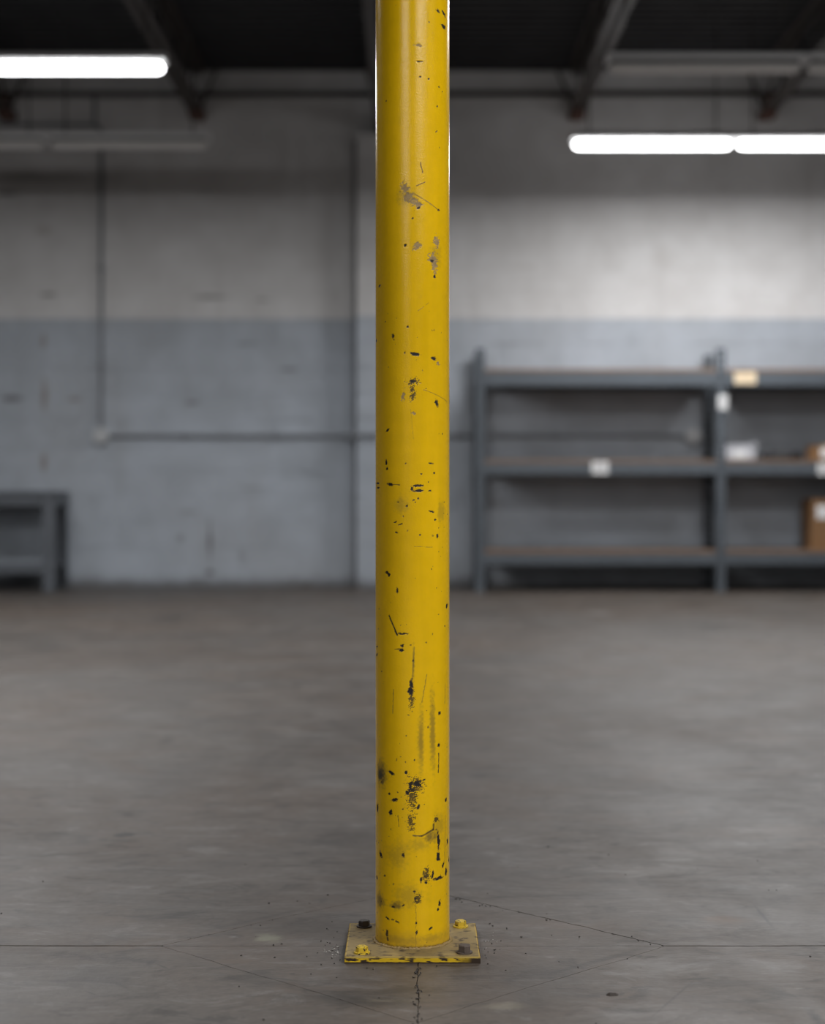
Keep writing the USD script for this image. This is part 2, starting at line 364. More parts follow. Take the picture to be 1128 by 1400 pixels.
# ------------------------------------------------------------------ roof joists
def joist(X, label, zb=3.62, heavy=1.0, end=WALL_Y - .03, start=ROOM_Y0 + .05):
    t = thing('roof_joist', label, 'joist', (X, 0, 0), group=None)
    w, th = .050 * heavy, .008
    L = Polygon([(.010, zb), (.010 + w, zb), (.010 + w, zb + th), (.010 + th, zb + th), (.010 + th, zb + w), (.010, zb + w)])
    Lm = Polygon([(-x, z) for x, z in L.exterior.coords])
    obj('bottom_chord', cat_(extrude_y(L, start, end), extrude_y(Lm, start, end)), M['girder'], t)
    zt = CEIL - .001
    U = Polygon([(.010, zt), (.010 + w, zt), (.010 + w, zt - th), (.010 + th, zt - th), (.010 + th, zt - w), (.010, zt - w)])
    Um = Polygon([(-x, z) for x, z in U.exterior.coords])
    obj('top_chord', cat_(extrude_y(U, start, end), extrude_y(Um, start, end)), M['girder'], t)
    y, step, k = end - .06, .36, 0
    while y - step > start:
        a, b = (y, zb + .02) if k % 2 == 0 else (y, zt - .02), None
        b = (y - step, zt - .02) if k % 2 == 0 else (y - step, zb + .02)
        obj('web_rod', rod((0, a[0], a[1]), (0, b[0], b[1]), .0095 * heavy, 6), M['girder'], t)
        y -= step; k += 1
    for s in (-1, 1):
        obj('brace', rod((s * .02, end - .10, zb + .02), (s * .16, end - .12, CEIL - .01), .013, 8), M['girder'], t)
    obj('end_shoe', cat_(cbox(-.055, .055, end - .20, end + .01, zb - .045, zb - .001, .006), cbox(-.009, .009, end - .24, end + .01, zb - .04, zb + .12, .003)), M['rust'], t, label='rust-brown shoe at the end of the bottom chord')
    return t
SP = 1.446
for k, lab in ((-2, 'dark steel roof joist at the far left, above the unlit strip light'),
               (-1, 'dark steel roof joist just left of the column, ending beside the left lit strip light'),
               (1, 'brown-grey roof joist just right of the column, ending above the lit strip lights'),
               (2, 'brown steel roof joist at the upper right, rightmost one in the photo'),
               (-3, 'steel roof joist next to the left side wall, outside the photo'), (3, 'steel roof joist next to the right side wall, outside the photo')):
    joist(-.195 + SP * k, lab)
joist(-.195, 'deeper dark roof girder resting on the pilaster, behind the yellow column', zb=3.50, heavy=1.6, end=WALL_Y - .03)
lp = obj('wall_pipe', tube([(-ROOM_X + .02, WALL_Y - .075, 3.772), (ROOM_X - .02, WALL_Y - .075, 3.772)], .021, 12), M['ledger'], smooth=40)
tag(lp, 'dark horizontal pipe running across the top of the back wall', 'pipe')

# ------------------------------------------------------------------ strip lights on a regular grid, unseen nearer rows lit to brighten the column
FZ = 3.068
def strip_light(x0, x1, Y, lit, label, group=None):
    xm, hl = (x0 + x1) / 2, (x1 - x0) / 2
    t = thing('strip_light', label, 'ceiling light', (xm, Y, FZ), group=group)
    tray = Polygon([(-.058, .044), (.058, .044), (.050, .078), (.035, .084), (-.035, .084), (-.050, .078)])
    obj('housing', extrude_x(tray, -hl + .012, hl - .012), M['fixture'], t)
    obj('shadow_gap', cbox(-hl + .03, hl - .03, -.040, .040, .033, .0445, .003), M['black'] if not lit else M['fixture'], t)  # inset gap under the housing, its shade coloured black on unlit fittings
    cap = trimesh.creation.capsule(height=2 * hl - .09 - .034, radius=.045, count=[14, 20])
    cap.apply_translation((0, 0, -cap.bounds.mean(0)[2])); v = cap.vertices.copy()
    cap.vertices = np.stack([v[:, 2], v[:, 0] * 1.15, v[:, 1] * .66 + .006], 1); cap.fix_normals()
    obj('lens', cap, M['lens_on' if lit else 'lens_off'], t, smooth=60)
    for s in (-1, 1):
        obj('end_cap', cbox(min(s * (hl - .012), s * hl), max(s * (hl - .012), s * hl), -.052, .052, .030, .082, .006), M['fixture'], t)
        xs = s * (hl - .12)
        obj('hanger', cat_(rod((xs, 0, .080), (xs, 0, CEIL - FZ), .0055, 6), cbox(xs - .02, xs + .02, -.03, .03, .082, .092, .002)), M['ledger'], t)
    if lit:
        lt = UsdLux.RectLight.Define(stage, str(t.GetPath()) + '/lamp')
        lt.CreateWidthAttr(2 * hl - .07); lt.CreateHeightAttr(.08); lt.CreateIntensityAttr(LAMP); lt.CreateColorAttr(LAMP_TINT)
        lt.AddTranslateOp().Set((0, 0, -.034))
    return t
ROWS = [11.6 - 2.07 * k for k in range(9)]
LEFT = [(-2.462, -1.362), (-3.568, -2.468)]; RIGHT = [(1.068, 2.168), (2.174, 3.274)]
shown = {(0, 'R', 0): 'lit white strip light on the right, left one of the glowing pair', (0, 'R', 1): 'lit white strip light at the right edge, right one of the glowing pair',
         (0, 'L', 0): 'unlit grey strip light on the left, hung in front of the white wall', (1, 'L', 0): 'lit white strip light at the upper left, ending at the dark joist',
         (1, 'R', 0): 'unlit strip light at the upper right, just under the roof'}
LIT_ROWS = {'R': {0, 2, 5, 6, 7}, 'L': {1, 3, 7, 8}}
for k, Y in enumerate(ROWS):
    for side, segs in (('L', LEFT), ('R', RIGHT)):
        for q, (a, b) in enumerate(segs):
            lit = k in LIT_ROWS[side]
            lab = shown.get((k, side, q))
            if lab: strip_light(a, b, Y, lit, lab)
            elif (k, side, q) == (0, 'L', 1): strip_light(a, b, Y, lit, 'unlit grey strip light at the left edge, continuing the unlit row on the left')
            elif (k, side, q) == (1, 'R', 1): strip_light(a, b, Y, lit, 'unlit strip light at the right edge, continuing the row under the roof')
            elif (k, side, q) == (1, 'L', 1): strip_light(a, b, Y, lit, 'lit strip light at the left edge, continuing the lit row at the upper left')
            elif lit: strip_light(a, b, Y, lit, 'lit strip light nearer than the picture shows, out of frame', 'strip lights out of frame')

# ------------------------------------------------------------------ conduit on the back wall
cd = thing('electrical_conduit', 'grey electrical conduit running down and along the blue-grey wall between round boxes', 'conduit')
CY, r = WALL_Y - .020, .0145
bx, _, bz = at(139, 596, WALL_Y); ex = at(947, 597, WALL_Y)[0]
top = at(138, 172, WALL_Y)[2]
obj('conduit_pipe', tube([(bx, CY, bz + .03), (bx, CY, top), (-ROOM_X + .02, CY, top)], r, 12, .07), M['conduit'], cd, smooth=40)
obj('conduit_pipe', tube([(bx + .03, CY, bz), (PIL_X0 - .085, CY, bz), (PIL_X0 - .085, PIL_Y - .022, bz), (PIL_X1 + .07, PIL_Y - .022, bz), (PIL_X1 + .07, CY, bz), (ex - .03, CY, bz)], r, 12, .035), M['conduit'], cd, smooth=40)
obj('conduit_pipe', tube([(bx - .05, CY, top + .004), (bx - .05, CY, 3.76)], r * .8, 10), M['conduit'], cd, smooth=40)
for X in (bx, ex):
    b = trimesh.creation.cylinder(radius=.062, height=.05, sections=28); b.apply_transform(trimesh.transformations.rotation_matrix(math.pi / 2, (1, 0, 0))); b.apply_translation((X, WALL_Y - .0265, bz))
    j = obj('junction_box', b, M['box_grey'], cd, smooth=40)
    c = trimesh.creation.cylinder(radius=.052, height=.008, sections=28); c.apply_transform(trimesh.transformations.rotation_matrix(math.pi / 2, (1, 0, 0))); c.apply_translation((X, WALL_Y - .0555, bz))
    obj('cover', c, M['box_grey'], j, smooth=40)
for zz in (1.7, 2.45, 3.1):
    obj('strap', cbox(bx - .026, bx + .026, WALL_Y - .045, WALL_Y - .003, zz - .012, zz + .012, .004), M['conduit'], cd)
for xx in (-1.75, -1.05, .35, 1.1):
    obj('strap', cbox(xx - .012, xx + .012, WALL_Y - .045, WALL_Y - .003, bz - .026, bz + .026, .004), M['conduit'], cd)

# ------------------------------------------------------------------ shelving rack, two bays
RF, RR = 12.58, 13.145
rack = thing('shelving_rack', 'dark blue-grey steel shelving rack with three board shelves against the back wall', 'shelves', (0, 0, 0))
UX = [.495, 2.259, 4.023]; UW = .064; UT = 1.785
def upright(X, Y, face):
    plate = sbox(X - UW / 2, .0, X + UW / 2, UT)
    z = .08
    holes = []
    while z < UT - .03:
        holes.append(sbox(X - .007, z, X + .007, z + .022)); z += .05
    front = extrude_y(plate.difference(unary_union(holes)), Y - .0015, Y + .0015)
    sides = [cbox(X + s * UW / 2 - .0015, X + s * UW / 2 + .0015, min(Y, Y + face * .05), max(Y, Y + face * .05), 0, UT, .0006) for s in (-1, 1)]
    foot = cbox(X - UW / 2 - .008, X + UW / 2 + .008, Y - .02 + face * .02, Y + .03 + face * .02, 0, .006, .001)
    return cat_(front, *sides, foot)
for X in UX:
    obj('upright', upright(X, RF, 1), M['rack'], rack); obj('upright', upright(X, RR, -1), M['rack'], rack)
    for a, b in ((.35, .35), (1.30, 1.30), (.42, .85), (.85, 1.25)):
        obj('brace', rod((X, RF + .045, a), (X, RR - .045, b), .011, 6), M['rack'], rack)
SH = [(1.612, .100), (.946, .082), (.284, .080)]
for i in range(2):
    xa, xb = UX[i] + UW / 2 + .002, UX[i + 1] - UW / 2 - .002
    for zt, hb in SH:
        for Y, s in ((RF, 1), (RR, -1)):
            prof_ = Polygon([(Y - .002 * s, zt), (Y + .036 * s, zt), (Y + .036 * s, zt - .01), (Y + .008 * s, zt - .014), (Y + .008 * s, zt - hb), (Y - .002 * s, zt - hb)]).buffer(0)
            bm = obj('beam', extrude_x(prof_, xa, xb), M['rack'], rack)
        board = cbox(xa, xb, RF + .002, RR - .002, zt, zt + .022, .002)
        obj('shelf_board', board, M['deckwood'] if zt < 1.2 else M['deckgrey'] if 'deckgrey' in M else M['deckwood'], rack)
        obj('shelf_support', cat_(*[cbox(x - .02, x + .02, RF + .04, RR - .04, zt - .03, zt - .001, .003) for x in np.linspace(xa + .35, xb - .35, 3)]), M['rack'], rack)
def rtag(px0, px1, py0, py1, mat, lab, dy=.006, ink=True):
    Y = RF - dy; a, b = at(px0, py1, Y), at(px1, py0, Y)
    o = obj('tag', cbox(a[0], b[0], Y, Y + .002, a[2], b[2], .0008), mat, rack, label=lab)
    if ink:
        w, h = b[0] - a[0], b[2] - a[2]
        lines = [cbox(a[0] + .2 * w, b[0] - .25 * w, Y - .0008, Y, a[2] + f * h, a[2] + (f + .10) * h, .0002) for f in (.35, .6)]
        obj('print_line', cat_(*lines), M['ink'], o)
rtag(809, 832, 631, 648, M['paper'], 'white paper tag on the middle beam')
rtag(1004, 1034, 509, 525, M['cream'], 'cream card on the top beam', ink=False)
rtag(982, 995, 540, 560, M['paper'], 'white tag on the middle upright', dy=.008)
rtag(1118, 1142, 633, 649, M['paper'], 'white tag at the right end of the middle beam')

# things on the shelves
sz = SH[1][0] + .022
b = thing('plastic_bin', 'small milky plastic bin with a white label on the middle shelf, right bay', 'bin', (2.40, 12.69, sz))
w_, d_, h_ = .120, .09, .120
outer = Polygon([(-w_, 0), (w_, 0), (w_, h_), (w_ - .006, h_), (w_ - .006, .006), (-w_ + .006, .006), (-w_ + .006, h_), (-w_, h_)])
low = sbox(-w_, 0, w_, h_ * .62)
obj('body', cat_(extrude_y(outer, -d_, d_), extrude_y(low, -d_, -d_ + .005), extrude_y(sbox(-w_, 0, w_, h_), d_ - .005, d_)), M['plastic'], b)
obj('paper_label', cbox(-.045, .045, -d_ - .002, -d_ - .0002, .008, h_ * .60, .0008), M['paper'], b)
for s in (-1, 1): obj('rim', cbox(s * w_ - .010, s * w_ + .010, -d_, d_, h_ - .004, h_ + .010, .003), M['plastic'], b)
cc = thing('cable_coil', 'black coil of cable lying on the middle shelf beside the milky bin', 'cable', (2.73, 12.74, sz))
pts = []
for k in range(220):
    a = k / 220 * 2 * math.pi * 5
    rr = .085 + .018 * math.sin(k * .23) + .012 * math.cos(k * .071)
    pts.append((rr * math.cos(a) * 1.25, rr * math.sin(a), .012 + .055 * (k / 220) * (.6 + .4 * math.sin(a + .6))))
obj('coil', tube(pts, .017, 8), M['black'], cc, smooth=60)
obj('plug', cat_(cbox(.055, .105, -.10, -.06, .004, .066, .010), rod((.06, -.08, .035), (.02, -.05, .03), .011, 8)), M['black'], cc)
def carton(name_label, X0, X1, Y0, Y1, z, h, lab_px=None):
    t = thing('cardboard_box', name_label, 'box', ((X0 + X1) / 2, (Y0 + Y1) / 2, z))
    w, d = (X1 - X0) / 2, (Y1 - Y0) / 2
    obj('body', cbox(-w, w, -d, d, 0, h, .004), M['card'], t)
    for s in (-1, 1): obj('flap', cbox(min(0.001 * s, s * w), max(.001 * s, s * w), -d, d, h, h + .004, .001), M['card'], t)
    obj('tape', cat_(cbox(-.025, .025, -d, d, h + .004, h + .0048, .0003), cbox(-.025, .025, -d - .0008, -d, h - .07, h + .0045, .0003)), M['card_tape'], t)
    if lab_px:
        x, z0, ww, hh = lab_px
        obj('paper_label', cbox(x - ww / 2, x + ww / 2, -d - .0016, -d - .0002, z0, z0 + hh, .0005), M['paper'], t)
carton('brown cardboard box with a white label on the bottom shelf, right edge', 2.944, 3.25, 12.66, 13.0, SH[2][0] + .022, .375, (-.075, .23, .09, .10))
carton('small brown cardboard box on the middle shelf, right edge', 2.95, 3.14, 12.68, 12.90, sz, .105, (.0, .02, .07, .07))

# ------------------------------------------------------------------ workbench at the left edge
wb = thing('workbench', 'grey steel workbench with a lower shelf at the left edge against the wall', 'workbench', (0, 0, 0))
BX0, BX1, BF, BR = -4.23, -2.632, 12.65, 13.12
obj('tabletop', cbox(BX0 - .012, BX1 + .012, BF - .012, BR + .012, .712, .740, .005), M['bench'], wb)
for Y in (BF, BR - .03): obj('apron', cbox(BX0 + .09, BX1 - .09, Y + .004, Y + .026, .635, .713, .003), M['bench'], wb)
for X in (BX0, BX1 - .02): obj('apron', cbox(X, X + .018, BF + .09, BR - .09, .635, .713, .003), M['bench'], wb)
for X, sx in ((BX0, 1), (BX1, -1)):
    for Y, sy in ((BF, 1), (BR, -1)):
        a = cbox(min(X, X + sx * .088), max(X, X + sx * .088), min(Y, Y + sy * .006), max(Y, Y + sy * .006), .004, .713, .002)
        c = cbox(min(X, X + sx * .006), max(X, X + sx * .006), min(Y, Y + sy * .085), max(Y, Y + sy * .085), .004, .713, .002)
        fp = cbox(min(X, X + sx * .10), max(X, X + sx * .10), min(Y, Y + sy * .09), max(Y, Y + sy * .09), 0, .006, .001)
        obj('leg', cat_(a, c, fp), M['bench'], wb)
obj('lower_shelf', cat_(cbox(BX0 + .008, BX1 - .008, BF + .008, BR - .008, .180, .192, .002), cbox(BX0 + .008, BX1 - .008, BF - .004, BF - .0005, .134, .192, .0012), cbox(BX0 + .008, BX1 - .008, BR - .016, BR - .008, .134, .180, .002)), M['bench'], wb)

# ------------------------------------------------------------------ the yellow pipe column
COLR = .0572
col = thing('pipe_column', 'tall chipped yellow steel pipe column bolted to the concrete floor in the foreground', 'column', (PC[0], PC[1], 0))
PT = .010
# unrolled grid: a = arc from the side facing the viewpoint, z = height
ZT = 1.56
th_f = np.linspace(-1.75, 1.75, 215); th_b = np.linspace(1.75, 2 * math.pi - 1.75, 62)[1:-1]
TH = np.concatenate([th_f, th_b]); zz = np.concatenate([np.linspace(PT, ZT, 1420), np.linspace(ZT, CEIL, 90)[1:]])
A = np.where(TH > math.pi, TH - 2 * math.pi, TH) * COLR
nA, nZ = len(TH), len(zz)
AA, ZZ = np.meshgrid(A, zz)                           # nZ x nA
cyl = np.stack([np.sin(TH)[None, :] * COLR + 0 * ZZ, -np.cos(TH)[None, :] * COLR + 0 * ZZ, ZZ], -1)
def nf(scale, seed, sz=1.0): return meshkit.fbm(cyl * np.array([scale, scale, scale * sz]), 3, seed)
N1, N2, N3 = nf(700, 1), nf(260, 5), nf(60, 9)
NV, NL = nf(110, 14, .04), nf(9, 21, .35)             # streaks along the length, slow changes
YEL = np.array([.76, .455, .003])
colr = np.ones((nZ, nA, 3)) * YEL
colr *= (1 + .13 * (NV - .5) + .22 * (NL - .5) + .10 * (N3 - .5))[..., None]
rough = .21 + .16 * (NL - .5) + .10 * (N2 - .5)
depth = np.zeros((nZ, nA))
DARK, BROWN, BEIGE, SMEAR, OLIVE = np.array([.014, .011, .010]), np.array([.16, .085, .015]), np.array([.30, .215, .115]), np.array([.05, .045, .025]), np.array([.20, .14, .02])
K = .00111
def sa(px): return COLR * math.asin(max(-.995, min(.995, (px - 564.5) / 50.6)))
def sz_(py, px=564.5):
    c = math.sqrt(max(0, 1 - min(.99, ((px - 564.5) / 50.6) ** 2)))
    return H + (HY - py) / F * (PC[1] - COLR * c)
def window(a, z, ra, rz):
    i0, i1 = np.searchsorted(zz, z - rz), np.searchsorted(zz, z + rz)
    if i1 <= i0: return None
    return slice(max(0, i0 - 1), i1 + 1)
def lay(sl, mask, c, rgh=None, dep=0.0):
    global colr
    colr[sl] += mask[..., None] * (c - colr[sl])
    if rgh is not None: rough[sl] += mask * (rgh - rough[sl])
    if dep: depth[sl] = np.maximum(depth[sl], mask * dep)
def blob(a, z, w, h, ang=0.0, kind='D', amt=1.0, rag=1.0):
    R_ = max(w, h) * 2.6
    sl = window(a, z, R_, R_)
    if sl is None: return
    da = AA[sl] - a; da = (da + math.pi * COLR) % (2 * math.pi * COLR) - math.pi * COLR; dz = ZZ[sl] - z
    c, s = math.cos(ang), math.sin(ang)
    u, v = (da * c + dz * s) / w, (-da * s + dz * c) / h
    d = np.sqrt(u * u + v * v)
    rough_n = (N1[sl] - .5) * 1.7 + (N2[sl] - .5) * 2.2
    if kind == 'D':
        e = d + rag * rough_n
        lay(sl, sstep(1.32, 1.10, e) * .75 * amt, BROWN, .45)
        lay(sl, sstep(1.04, .88, e) * amt, DARK, .62, .00035)
    elif kind == 'P':
        e = d + rag * rough_n
        m = sstep(1.05, .9, e) * amt
        lay(sl, sstep(1.2, 1.05, e) * .5 * amt, BROWN, .5)
        lay(sl, m, BEIGE * (1 + .8 * (N2[sl] - .5))[..., None], .7, .0003)
    elif kind == 'K':                                  # speckled dark
        e = d * .8 + 2.6 * (N1[sl] - .5) + 1.4 * (N2[sl] - .5)
        lay(sl, sstep(.85, .65, e) * amt, DARK, .6, .0003)
    else:                                              # soft smear
        m = sstep(1.15, .1, d + .9 * (N2[sl] - .5) + .9 * (NV[sl] - .5)) * amt
        lay(sl, m, SMEAR if kind == 'G' else OLIVE, .5)
def scratch(p, q, w, kind='D', amt=1.0):
    a0, z0, a1, z1 = sa(p[0]), sz_(*p[::-1]), sa(q[0]), sz_(*q[::-1])
    sl = window(0, (z0 + z1) / 2, 0, abs(z1 - z0) / 2 + .004)
    if sl is None: return
    d = np.array([a1 - a0, z1 - z0]); L2 = d @ d
    t = np.clip(((AA[sl] - a0) * d[0] + (ZZ[sl] - z0) * d[1]) / L2, 0, 1)
    wob = (N2[sl] - .5) * .0022
    dist = np.hypot(AA[sl] - a0 - t * d[0] + wob, ZZ[sl] - z0 - t * d[1])
    ww = w * K * .5 * (.45 + 1.1 * N2[sl])
    m = sstep(ww * 1.5, ww * .6, dist) * amt
    lay(sl, m, {'D': DARK, 'B': BROWN, 'G': SMEAR}[kind], .6, .0002 if kind == 'D' else 0)
def b(px, py, w, h, ang=0, kind='D', amt=1.0, rag=1.0):   # as read off the photograph: centre, full width and height
    c = math.sqrt(max(.12, 1 - ((px - 564.5) / 50.6) ** 2))
    blob(sa(px), sz_(py, px), max(w, 1.8) * K * (.43 if kind == 'D' else .5) / c, max(h, 1.8) * K * (.43 if kind == 'D' else .5), ang, kind, amt, rag)
# soft dirt first
for m in ((575.6, 1012, 12, 110), (591.7, 1000, 9, 125), (566, 905, 5, 70)): b(*m, kind='G', amt=.55)
for m in ((522, 1056, 22, 44, .3), (589, 1144, 20, 20, .5), (521, 1232, 16, 26, 0), (542, 1238, 26, 16, 0), (581, 1198, 9, 24, 0)): b(*m, kind='G', amt=.72)
b(521, 1060, 11, 26, .2, 'G', .95)
for m in ((540, 1170, 40, 50), (575, 1155, 36, 26), (560, 1225, 60, 40), (600, 1130, 20, 40), (545, 1285, 90, 14), (590, 1282, 60, 14), (595, 350, 20, 40), (570, 335, 20, 12), (556, 268, 30, 30), (604, 700, 16, 30), (546, 690, 26, 26)): b(*m, kind='O', amt=.40)
# bare patches
for m in ((554, 256, 9, 15, .3), (559, 270, 13, 11, 0), (567, 277, 18, 10, -.35), (572, 281, 8, 8, 0), (570.5, 336, 11, 8, .4), (597, 330, 7, 13, 0), (592, 352, 10, 12, .2), (594, 364, 6, 20, 0), (572, 62, 10, 3, 0), (599, 498, 4, 5, .4), (552, 542, 4, 14, -.3), (566, 565, 5, 4, 0)): b(*m, kind='P', amt=.8)
# dark chips
for m in ((599, 15, 7, 4, -.2), (607, 19, 6, 4, -.6), (607, 37, 6, 6, -.4), (600, 119, 2.4, 3), (586, 108, 3, 3), (575, 105, 4, 2), (529, 138, 2, 2), (598, 145, 2, 3), (574, 84, 9, 1.6),
          (600, 287, 3, 3), (573, 284, 5, 3), (555, 335, 4.5, 4), (591, 357, 4, 4), (594, 378, 4, 5, -.5), (520, 390.5, 3.5, 4), (558, 447, 3.5, 3), (538, 460, 4, 6, .3), (515, 466, 3, 5), (528, 440, 2, 2),
          (568.5, 484.5, 13, 4.5, -.1), (563, 483, 5, 3, -.5), (592.7, 490, 7, 4.5, -.4), (597, 551, 5, 9, .5), (565, 521, 11, 3), (531, 588, 6, 3, .6), (529, 632, 2.2, 9), (530, 641, 3, 4), (589.5, 633.5, 8, 2, -.1), (594, 646.5, 3, 3), (576, 648, 3, 1.6),
          (517, 661, 5, 3), (518, 667, 4, 3), (534, 662, 7, 4, -.3), (571.5, 664, 16, 3.4, .05), (571.5, 671, 17, 3.4, .05), (563.5, 668, 3, 6), (588, 671, 4, 1.6), (572, 681.5, 3, 3), (557, 692, 3, 3), (590, 699.5, 8, 2.4, -.2), (595, 710.5, 3.4, 2.6), (598, 733, 3, 5), (574.6, 731.5, 2.6, 2.4), (541, 714, 5, 2.4, .4), (548, 717, 6, 1.8, .3), (543, 728, 5, 2.6, -.3), (552, 706, 2, 2), (568, 687, 2, 1.6),
          (531, 784, 7, 4, -.5), (533, 787, 3, 3), (544, 807, 4, 7, -.2), (611, 829, 3, 6, .6), (600, 840, 2, 2), (552, 866.5, 14, 2.4, .04), (551, 883, 5, 5), (550, 889, 5, 4, .4), (516, 884, 3, 3), (516, 895, 4, 4, .5), (608, 856, 2, 2), (563, 936, 4.5, 18), (562, 945, 8, 10), (600.6, 975, 3.6, 5), (600, 1018.5, 3, 6),
          (536, 1057, 7, 5, -.5), (555, 1042, 2, 2), (556, 1055.5, 4, 5), (567, 1039, 2.4, 2.6), (580, 1066, 5, 2, .4), (571, 1072, 11, 9), (562, 1075, 5, 14), (557, 1084, 4, 6), (540, 1094, 9, 5, .3), (535, 1111, 5, 8, -.3), (533, 1085, 3, 3), (610, 1094, 3, 6), (572, 1103, 4, 8, -.3), (517, 1104, 2.4, 12),
          (599.5, 1150, 4, 24, .05), (599, 1172, 5, 14), (521.5, 1168.5, 4, 9, .3), (552, 1168.5, 4, 8, .3), (527, 1197, 3, 3), (592, 1195, 3, 11, -.2), (599, 1201, 14, 4.5, .08), (606, 1183, 3, 7, -.2), (610, 1192, 3, 11, -.2), (614, 1175, 2, 8), (583, 1207, 4, 4), (567, 1219, 3, 3), (568, 1229, 4, 3), (576, 1203, 3, 8), (601, 1235, 3.4, 8, -.4), (599, 1243, 3, 4), (552, 1238, 4, 2, .5), (538, 1240, 4, 3),
          (531, 1256, 6, 3, -.5), (538, 1257.5, 4, 1.8), (544, 1260.5, 7, 2.4, -.3), (569.5, 1262, 3.4, 3), (570, 1276, 2.6, 6), (589, 1269, 6, 3, .5), (530, 1276, 4, 9), (531, 1284, 2.4, 5), (612, 1150, 2, 10), (516, 1200, 2, 6)): b(*m, rag=.75)
for m in ((566, 522, 14, 8), (563, 532, 6, 10), (564.5, 541, 6, 11), (563, 955, 6, 22), (564, 1090, 12, 34), (562, 1124, 9, 18), (568, 1074, 18, 18), (572, 1230, 8, 14), (583, 1195, 9, 18), (597, 1120, 6, 8)): b(*m, kind='K', amt=.85)
for s_ in ((533, 842, 544, 868, 2.2, 'D', 1), (541, 888, 551, 887, 1.4, 'D', .8), (534, 662, 547, 663, 1.4, 'D', .8), (600, 1030, 599.5, 1056, 1.6, 'D', .9), (565, 1142.5, 577, 1143, 1.8, 'G', .9), (577, 1143, 592.5, 1134, 2.4, 'D', .8), (592.5, 1134, 593, 1127, 3, 'D', .8),
           (575, 222, 578, 236, 1.6, 'B', .9), (570, 254, 581, 249, 1.4, 'B', .9), (567, 265, 600, 288, 1.4, 'B', .8), (580, 533, 612, 550, 1.3, 'B', .6), (567, 885, 564, 930, 1.8, 'G', .45), (584, 922, 577, 960, 1.3, 'G', .5), (539, 943, 538, 975, 1.2, 'G', .6), (609, 935, 608, 962, 1.2, 'G', .6), (572, 425, 586, 414, 1.0, 'B', .5), (567, 747, 591, 748, 1.0, 'B', .6), (562, 560, 566, 600, .9, 'B', .3), (569, 1235, 569, 1295, .9, 'B', .5), (545, 1115, 546, 1130, 1.2, 'D', .7), (609, 1115, 608, 1180, 1.1, 'D', .6), (517, 1125, 516, 1150, 1.2, 'D', .6)):
    scratch(s_[0:2], s_[2:4], *s_[4:])
prng = np.random.default_rng(31)
for k in range(250):                                   # small pits, more of them low down, all round
    z = prng.choice([prng.uniform(PT, .35), prng.uniform(.35, 1.0), prng.uniform(1.0, 1.5)], p=[.5, .4, .1]); a = prng.uniform(-math.pi, math.pi) * COLR
    s = prng.uniform(.0004, .0010)
    if abs(z - .72) < .09: s *= 1.1
    blob(a, z, s * prng.uniform(.8, 2.0), s * prng.uniform(.7, 1.6), prng.uniform(-1, 1), 'D', prng.uniform(.4, .95), .9)
for k in range(46):                                    # larger chips on the far side
    a = prng.uniform(1.7, 2 * math.pi - 1.7) * COLR; z = abs(prng.normal(.0, .55)) + PT
    blob(a, min(z, 1.5), prng.uniform(.002, .006), prng.uniform(.002, .009), prng.uniform(-1, 1), 'D')
foot = sstep(.035, .0, ZZ - PT + (N3 - .5) * .03)
colr += (foot * .45)[..., None] * (np.array([.26, .16, .03]) - colr)
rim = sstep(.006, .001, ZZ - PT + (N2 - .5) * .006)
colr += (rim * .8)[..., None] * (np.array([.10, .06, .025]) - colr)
rough += foot * .2
P3 = cyl.copy(); rad = (COLR - depth)[..., None]
P3[..., 0] = np.sin(TH)[None, :] * rad[..., 0]; P3[..., 1] = -np.cos(TH)[None, :] * rad[..., 0]
ii, jj = np.meshgrid(np.arange(nZ - 1), np.arange(nA), indexing='ij'); j2 = (jj + 1) % nA
quads = np.stack([ii * nA + jj, ii * nA + j2, (ii + 1) * nA + j2, (ii + 1) * nA + jj], -1).reshape(-1, 4)
def vertex_mesh(name, V, Fq, c, r_, mat, parent, smooth=True):
    pr = obj(name, (V, Fq), mat, parent, smooth=smooth)
    api = UsdGeom.PrimvarsAPI(pr)
    api.CreatePrimvar('paint', Sdf.ValueTypeNames.Color3fArray, 'vertex').Set(Vt.Vec3fArray.FromNumpy(np.clip(c, 0, 1).astype(np.float32)))
    api.CreatePrimvar('paint_roughness', Sdf.ValueTypeNames.FloatArray, 'vertex').Set(Vt.FloatArray.FromNumpy(np.clip(r_, .05, 1).astype(np.float32)))
    return pr
vertex_mesh('pipe', P3.reshape(-1, 3), quads, colr.reshape(-1, 3), rough.ravel(), M['paint'], col)
# weld bead
T1, T2 = np.meshgrid(np.linspace(0, 2 * math.pi, 180, endpoint=False), np.linspace(0, 2 * math.pi, 10, endpoint=False), indexing='ij')
rr = .0030 + .0030 * (meshkit.noise(np.stack([np.cos(T1) * 18, np.sin(T1) * 18, T2 * .5], -1), 3) - .5) + .0006 * np.sin(T1 * 64)
W3 = np.stack([(COLR + .0012 + rr * np.cos(T2)) * np.sin(T1), -(COLR + .0012 + rr * np.cos(T2)) * np.cos(T1), PT + rr * np.sin(T2) * .9], -1)
a_, b_ = np.meshgrid(np.arange(180), np.arange(10), indexing='ij'); a2, b2 = (a_ + 1) % 180, (b_ + 1) % 10
obj('weld_bead', (W3.reshape(-1, 3), np.stack([a_ * 10 + b_, a2 * 10 + b_, a2 * 10 + b2, a_ * 10 + b2], -1).reshape(-1, 4)), M['weld'], col, smooth=True)
